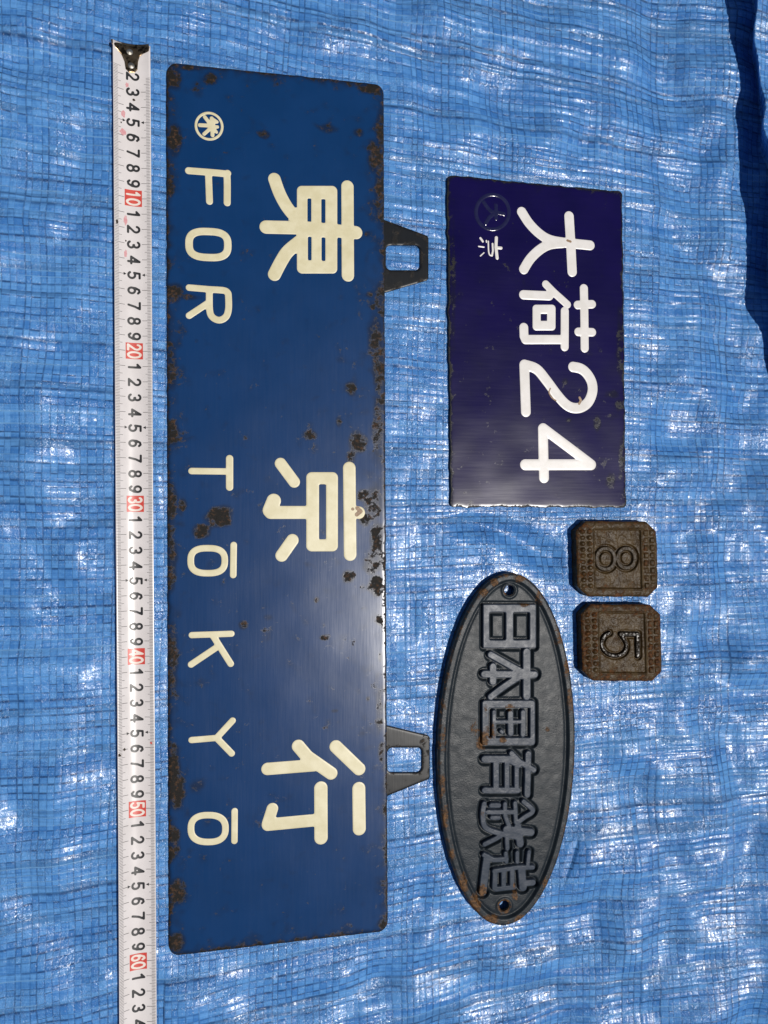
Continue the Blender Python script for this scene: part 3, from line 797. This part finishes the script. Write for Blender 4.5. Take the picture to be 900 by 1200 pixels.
    lw = blobs([(575, 858, 10, 16, .8), (568, 868, 8, 14, 1.1), (598, 830, 9, 7, .9), (590, 868, 6, 5, 1.0), (615, 709, 9, 4, 1.1), (566, 955, 4, 7, .5),
                (583, 703, 5, 3, .3), (566, 1045, 8, 10, .9), (605, 1040, 5, 9, .7), (570, 830, 3, 20, .5)], zt)
    labs = ['sun', 'origin', 'country', 'have', 'iron', 'road']
    for g, nm in zip(G, labs):
        o = relief('raised_character', lambda X, Y, g=g: g(X, Y) - LG, g.bbox(1), 0.32, lambda x, y, d: 3.6 + 3.0 * sstep(0.0, 0.75, -d) + 0.03 * samp(N_MID, x, y) + 0.008 * samp(N_FINE, x, y), 2.6,
                   M_OVALCH, root, lambda x, y, d: lw(x, y) + 0.05 * samp(N_MID, x, y))
        o['label'] = 'raised grey character for ' + nm
    return root

# ================================================================== small number blocks
def build_block(px0, py0, px1, py1, skew, oz, kind, label):
    zt = 10.0
    cpx, cpy = (px0 + px1) / 2, (py0 + py1) / 2
    root = thing('number_block', label, 'number block', (*mm(cpx, cpy), 0), 'rusty iron number blocks')
    T = Tr(0, 0, 1.0, zt)
    def q(u, v):            # u, v in 0..1 across the face
        return T.p(px0 + u * (px1 - px0) + skew * (v - .5), py0 + v * (py1 - py0) + skew * 0.3 * (u - .5))
    c = 0.13
    oct_ = [q(c, 0), q(1 - c, 0), q(1, c), q(1, 1 - c), q(1 - c, 1), q(c, 1), q(0, 1 - c), q(0, c)]
    pan = [q(.225, .115), q(.79, .115), q(.79, .885), q(.225, .885)]
    def outline(X, Y): return sd_rpoly(X, Y, oct_, 1.2) + 0.12 * samp(N_MID, X, Y)
    if kind == 8:
        t = Tr(660, 600, 7.2, zt)
        num = Glyph(t).loop(23, 368, 396, 76, 88, 2.1).loop(23, 543, 390, 72, 83, 2.1)
    else:
        t = Tr(660, 695, 7.2, zt)
        num = Glyph(t).s(24, (641, 535), (640, 352), (497, 350)).s(20, (497, 352), (535, 410), (546, 455), (525, 505), (478, 530), (425, 530), (372, 505), (338, 455), (338, 405), (365, 358), (400, 340))
    def top(x, y, d):
        p = sd_rpoly(x, y, pan, 0.8)
        z = zt - 1.5 * (1 - sstep(-0.3, 0.7, p))
        z -= 1.2 * np.exp(d / 0.8)
        m = num(x, y)
        z -= 1.8 * (1 - sstep(0.7, 1.25, m)) * (p < -0.3)
        z -= 0.5 * sstep(0.9, 1.6, p)
        return z + 0.10 * samp(N_MID, x * 1.3, y * 1.3) + 0.07 * samp(N_FINE, x, y)
    wear = lambda x, y, d: (0.50 if kind == 8 else 0.72) * np.exp(d / 7.0) + 0.12 * samp(N_MID, x + 40, y) + 0.1
    relief('body', outline, pbox(oct_, 2), 0.36, top, 0.0, M_BLOCK, root, wear, bottom=True)
    FOOT.append((outline, pbox(oct_, 2)))
    # beaded borders: two columns of small rounded beads on the left, ridged blocks on the right
    def beads(u0, u1, nc, nr, h, sq):
        P = [q(u0, .10), q(u1, .10), q(u1, .90), q(u0, .90)]
        ax, ay = q(u0, .10); bx, _ = q(u1, .10); _, dy = q(u0, .90)
        def bt(x, y, d):
            sh = (ay - y) * (q(0, 1)[0] - q(0, 0)[0]) / max(1e-6, (q(0, 0)[1] - q(0, 1)[1]))
            uu = (x - sh - ax) / (bx - ax) * nc; vv = (ay - y) / (ay - dy) * nr
            fu, fv = uu - np.floor(uu) - .5, vv - np.floor(vv) - .5
            rr = np.floor(uu) * 7 + np.floor(vv) * 13
            k = 0.75 + 0.25 * np.sin(rr * 2.3)
            if sq: b = (1 - sstep(.22, .48, np.abs(fu))) * (1 - sstep(.18, .46, np.abs(fv)))
            else: b = 1 - sstep(.12, .50, np.hypot(fu, fv))
            return zt - 0.62 + h * k * b + 0.08 * samp(N_MID, x * 1.3, y * 1.3)
        relief('beaded_border', lambda X, Y: sd_rpoly(X, Y, P, 0.5), pbox(P, 1), 0.26, bt, zt - 2.0, M_BLOCK, root, wear)
    beads(.03, .20, 2, 10, 1.7, False)
    beads(.82, .97, 2, 8, 1.3, True)
    o = relief('numeral', num, num.bbox(), 0.28, lambda x, y, d: zt - 3.1 + 1.75 * sstep(0, 0.9, -d) + 0.05 * samp(N_FINE, x, y), zt - 4.0,
               M_NUM8 if kind == 8 else M_NUM5, root)
    o['label'] = 'raised brown numeral 8' if kind == 8 else 'glossy black raised numeral 5'
    return root

# ================================================================== measuring tape
PXCM = 17.965
def build_tape():
    HW, SAG = 12.3, 4.0
    R = (HW ** 2 + SAG ** 2) / (2 * SAG)
    base = mm(157, 600, 3)
    root = thing('measuring_tape', 'white steel measuring tape blade with red ten numbers beside the long sign', 'measuring tape', (base[0], base[1], 0))
    ztape = 3.4
    t0, t1 = mm(153.7, 51, ztape), mm(161.2, 51 + 64 * PXCM, ztape)
    dxl, dyl = (t1[0] - t0[0]) / 640, (t1[1] - t0[1]) / 640
    def roll(s): return 0.13 + 0.03 * np.sin(s / 70.0)
    def P(s, w, off=0.0):
        """s mm along the blade from the hook, w mm across (right positive), off above surface"""
        s = np.asarray(s, float); w = np.asarray(w, float)
        a = w / R
        lx, lz = R * np.sin(a), R * (1 - np.cos(a))
        rl = roll(s)
        x = lx * np.cos(rl) + lz * np.sin(rl)
        z = -lx * np.sin(rl) + lz * np.cos(rl)
        nz, nxx = np.cos(a) * np.cos(rl), -np.sin(a) * np.cos(rl) + np.sin(rl)
        zz = 1.15 + z + 0.25 * np.sin(s / 95.0) + off * nz
        return np.stack([t0[0] + dxl * s + x + off * nxx, t0[1] + dyl * s + 0 * x, zz], -1)
    LEN = 700.0
    ns, nw = 141, 17
    ss, ww = np.linspace(0, LEN, ns), np.linspace(-HW, HW, nw)
    Sg, Wg = np.meshgrid(ss, ww, indexing='ij')
    top = P(Sg, Wg).reshape(-1, 3); bot = P(Sg, Wg, -0.25).reshape(-1, 3)
    idx = np.arange(ns * nw).reshape(ns, nw)
    q = np.stack([idx[:-1, :-1].ravel(), idx[1:, :-1].ravel(), idx[1:, 1:].ravel(), idx[:-1, 1:].ravel()], 1)
    n = ns * nw
    sideL = np.stack([idx[:-1, 0], idx[:-1, 0] + n, idx[1:, 0] + n, idx[1:, 0]], 1)
    sideR = np.stack([idx[1:, -1], idx[1:, -1] + n, idx[:-1, -1] + n, idx[:-1, -1]], 1)
    end0 = np.stack([idx[0, 1:], idx[0, 1:] + n, idx[0, :-1] + n, idx[0, :-1]], 1)
    mesh_obj('blade', np.concatenate([top, bot]), np.concatenate([q, q[:, ::-1] + n, sideL, sideR, end0]), M_TAPE, root)
    zlow = P(np.linspace(0, 650, 66)[:, None], ww[None, :])[..., 2].min() - 0.3
    def foot(X, Y):
        return np.abs(X - (t0[0] + dxl * (Y - t0[1]) / dyl)) - 3.0 + 0 * Y
    FOOT.append((foot, (t0[0] - 16, -420, t0[0] + 20, t0[1])))
    # printed graduations
    V, F = [], []
    def bar(s, w0, w1, th, off=0.05):
        k = 4
        w = np.linspace(w0, w1, k)
        a = P(np.full(k, s - th / 2), w, off); b = P(np.full(k, s + th / 2), w, off)
        i = len(V)
        V.extend(a.tolist()); V.extend(b.tolist())
        for j in range(k - 1): F.append((i + j, i + k + j, i + k + j + 1, i + j + 1))
    for m in range(10, 690):
        cm_, half = m % 10 == 0, m % 5 == 0
        w = 7.0 if cm_ else (5.2 if half else 3.3)
        if m > 14: bar(m, -HW + 0.25, -HW + w, 0.24 if not cm_ else 0.3)
        w = 6.6 if cm_ else (4.6 if half else 3.2)
        if m > 20: bar(m, HW - w, HW - 0.35, 0.24 if not cm_ else 0.3)
    o = mesh_obj('graduation_marks', V, F, M_TICK, root); o['kind'] = 'stuff'
    for c in range(5, 70, 10):          # small pointers beside the fives
        for w, sgn in ((-6.0, 1), (7.6, -1)):
            pts = [P(c * 10 - 1.0, w, .07), P(c * 10 + 1.0, w, .07), P(c * 10, w + 1.9 * sgn, .07)]
            mesh_obj('pointer_mark', [p.tolist() for p in pts], [(0, 1, 2) if sgn > 0 else (0, 2, 1)], M_INK, root)
    # numerals: unit glyphs, height 1, turned a quarter so that their tops point right
    def arc(cx, cy, rx, ry, a0, a1, n=12):
        return [(cx + rx * math.cos(math.radians(a0 + (a1 - a0) * i / n)), cy + ry * math.sin(math.radians(a0 + (a1 - a0) * i / n))) for i in range(n + 1)]
    D = {'0': [arc(.3, .5, .24, .43, 0, 360, 28)],
         '1': [[(.12, .72), (.34, .93), (.34, .07)]],
         '2': [arc(.3, .68, .22, .25, 165, -35) + [(.07, .07), (.55, .07)]],
         '3': [arc(.3, .70, .21, .23, 150, -80), arc(.3, .29, .24, .23, 85, -155)],
         '4': [[(.43, .07), (.43, .93), (.05, .30), (.58, .30)]],
         '5': [[(.52, .93), (.16, .93), (.11, .52)] + arc(.29, .33, .24, .26, 130, -150)],
         '6': [arc(.3, .32, .22, .25, 0, 360, 22), [(.08, .34), (.11, .62), (.24, .88), (.40, .92), (.51, .80)]],
         '7': [[(.06, .93), (.54, .93), (.36, .55), (.24, .07)]],
         '8': [arc(.3, .72, .19, .21, 0, 360, 20), arc(.3, .28, .23, .23, 0, 360, 20)],
         '9': [arc(.3, .68, .22, .25, 0, 360, 22), [(.52, .66), (.49, .38), (.36, .12), (.20, .08), (.09, .20)]]}
    cache = {}
    def digit(ch, rad, pitch):
        if (ch, rad) in cache: return cache[(ch, rad)]
        def sdf(X, Y):
            d = np.full(X.shape, 9.0)
            for pl in D[ch]:
                for a, b in zip(pl, pl[1:]): d = np.minimum(d, sd_seg(X, Y, a, b))
            return d - rad
        v, f, _ = relief_data(sdf, (-.12, -.08, .75, 1.1), pitch, lambda x, y, d: 0 * d, 0.0)
        nq = int((f.max(1) < 10 ** 9).sum())
        cache[(ch, rad)] = (v, f)
        return v, f
    def put(ch, s, w0, hgt, wid, rad, mat, parent, off, name='numeral'):
        v, f = digit(ch, rad, 0.04)
        # glyph x -> along the blade (downwards), glyph y -> across to the right
        pts = P(s + (v[:, 0] - 0.3) * wid, w0 + (v[:, 1] - 0.5) * hgt, off)
        return mesh_obj(name, pts, f[:, [0, 1, 2, 3]][:, ::1], mat, parent)
    for c in range(2, 66):
        if c % 10:
            put(str(c % 10), c * 10 + 0.4, 0.6, 8.3, 8.3, .088, M_INK, root, 0.08)
        else:
            sq, wq = np.meshgrid(np.linspace(-5.3, 5.3, 3), np.linspace(-5.4, 5.6, 9), indexing='ij')
            v = P(c * 10 + sq, wq + 0.4, 0.07).reshape(-1, 3)
            ii = np.arange(27).reshape(3, 9)
            f = np.stack([ii[:-1, :-1].ravel(), ii[1:, :-1].ravel(), ii[1:, 1:].ravel(), ii[:-1, 1:].ravel()], 1)
            box = mesh_obj('red_label', v, f, M_RED, root)
            put(str(c // 10), c * 10 - 2.5, 0.5, 9.2, 7.0, .085, M_NUMW, box, 0.12)
            put('0', c * 10 + 2.5, 0.5, 9.2, 7.4, .085, M_NUMW, box, 0.12)
    # faded pink printing and marks
    rng = np.random.default_rng(3)
    def smudge(s, w, ls, lw, mat, name):
        k = 14
        ang = np.linspace(0, 2 * math.pi, k, endpoint=False)
        rr = 0.65 + 0.5 * rng.random(k)
        pts = np.concatenate([P(np.array([s]), np.array([w]), .065), P(s + ls * rr * np.sin(ang), w + lw * rr * np.cos(ang), .065)])
        F = [(0, 1 + (i + 1) % k, 1 + i) for i in range(k)]
        mesh_obj(name, pts, F, mat, root)
    for s, w, ls, lw in ((46, -5.6, 2.6, 1.7), (58, -6.0, 2.4, 2.2), (26.5, -3.0, 1.6, 1.2), (115, -4.6, 3.4, 1.3), (137, -4.6, 2.8, 1.0)):
        smudge(s, w, ls, lw, M_PINK, 'pink_print')
    smudge(457.0, 9.6, .8, .9, M_RED, 'red_print')
    for s, w, ls, lw in ((35.5, 1.2, .9, 1.0), (52, -7.0, .6, .6), (117.5, -10.2, 1.5, .8), (128.5, -4.4, .7, .6), (460, -7.6, 1.0, 1.0), (463, -11, .9, 1.2)):
        smudge(s, w, ls, lw, M_NUM8, 'dirt_spot')
    # end hook: a plate riveted to the blade with a lip turned down over its end
    T = Tr(120, 40, 12.857, 4.0)
    G = Glyph(T).poly(6, (140, 118), (690, 150), (700, 180), (690, 235), (600, 262), (548, 300), (525, 380), (515, 500), (470, 545), (400, 545), (352, 500), (335, 390), (295, 300), (225, 225), (150, 160))
    def across(x, y):
        s = (y - t0[1]) / dyl
        return s, x - (t0[0] + dxl * s)
    def htop(x, y, d):
        s, w = across(x, y)
        z = P(np.maximum(s, 0), np.clip(w, -HW, HW), 0.0)[..., 2]
        return z + 0.75 - 0.3 * np.exp(d / 0.5) - 0.5 * sstep(3.0, -1.0, s)
    hk = relief('hook', G, G.bbox(), 0.4, htop, lambda x, y: htop(x, y, np.full(x.shape, -3.0)) - 1.0, M_HOOK, root)
    hk['label'] = 'tarnished brown metal end hook'
    lip = Glyph(T).poly(4, (140, 98), (690, 128), (690, 160), (140, 130))
    relief('hook_lip', lip, lip.bbox(), 0.4, lambda x, y, d: htop(x, y, d) - 0.15, 0.05, M_HOOK, root)
    for x, y in ((405, 245), (430, 450)):
        g = Glyph(T).s(48, (x, y))
        relief('rivet', g, g.bbox(), 0.2, lambda X, Y, d: htop(X, Y, np.full(X.shape, -3.0)) + 0.7 * np.sqrt(np.clip(-d / 2.1, 0, 1)), lambda X, Y: htop(X, Y, np.full(X.shape, -3.0)) - 0.2, M_RIVET, hk)
    return root

build_destination_sign()
build_number_plate()
build_oval_plate()
build_block(676.8, 611, 771.2, 699.5, 2.4, 0, 8, 'rusty brown iron block with the raised numeral 8')
build_block(682.8, 708.5, 776.0, 798.5, 2.4, 0, 5, 'rusty brown iron block with the black numeral 5')
build_tape()
build_tarp()
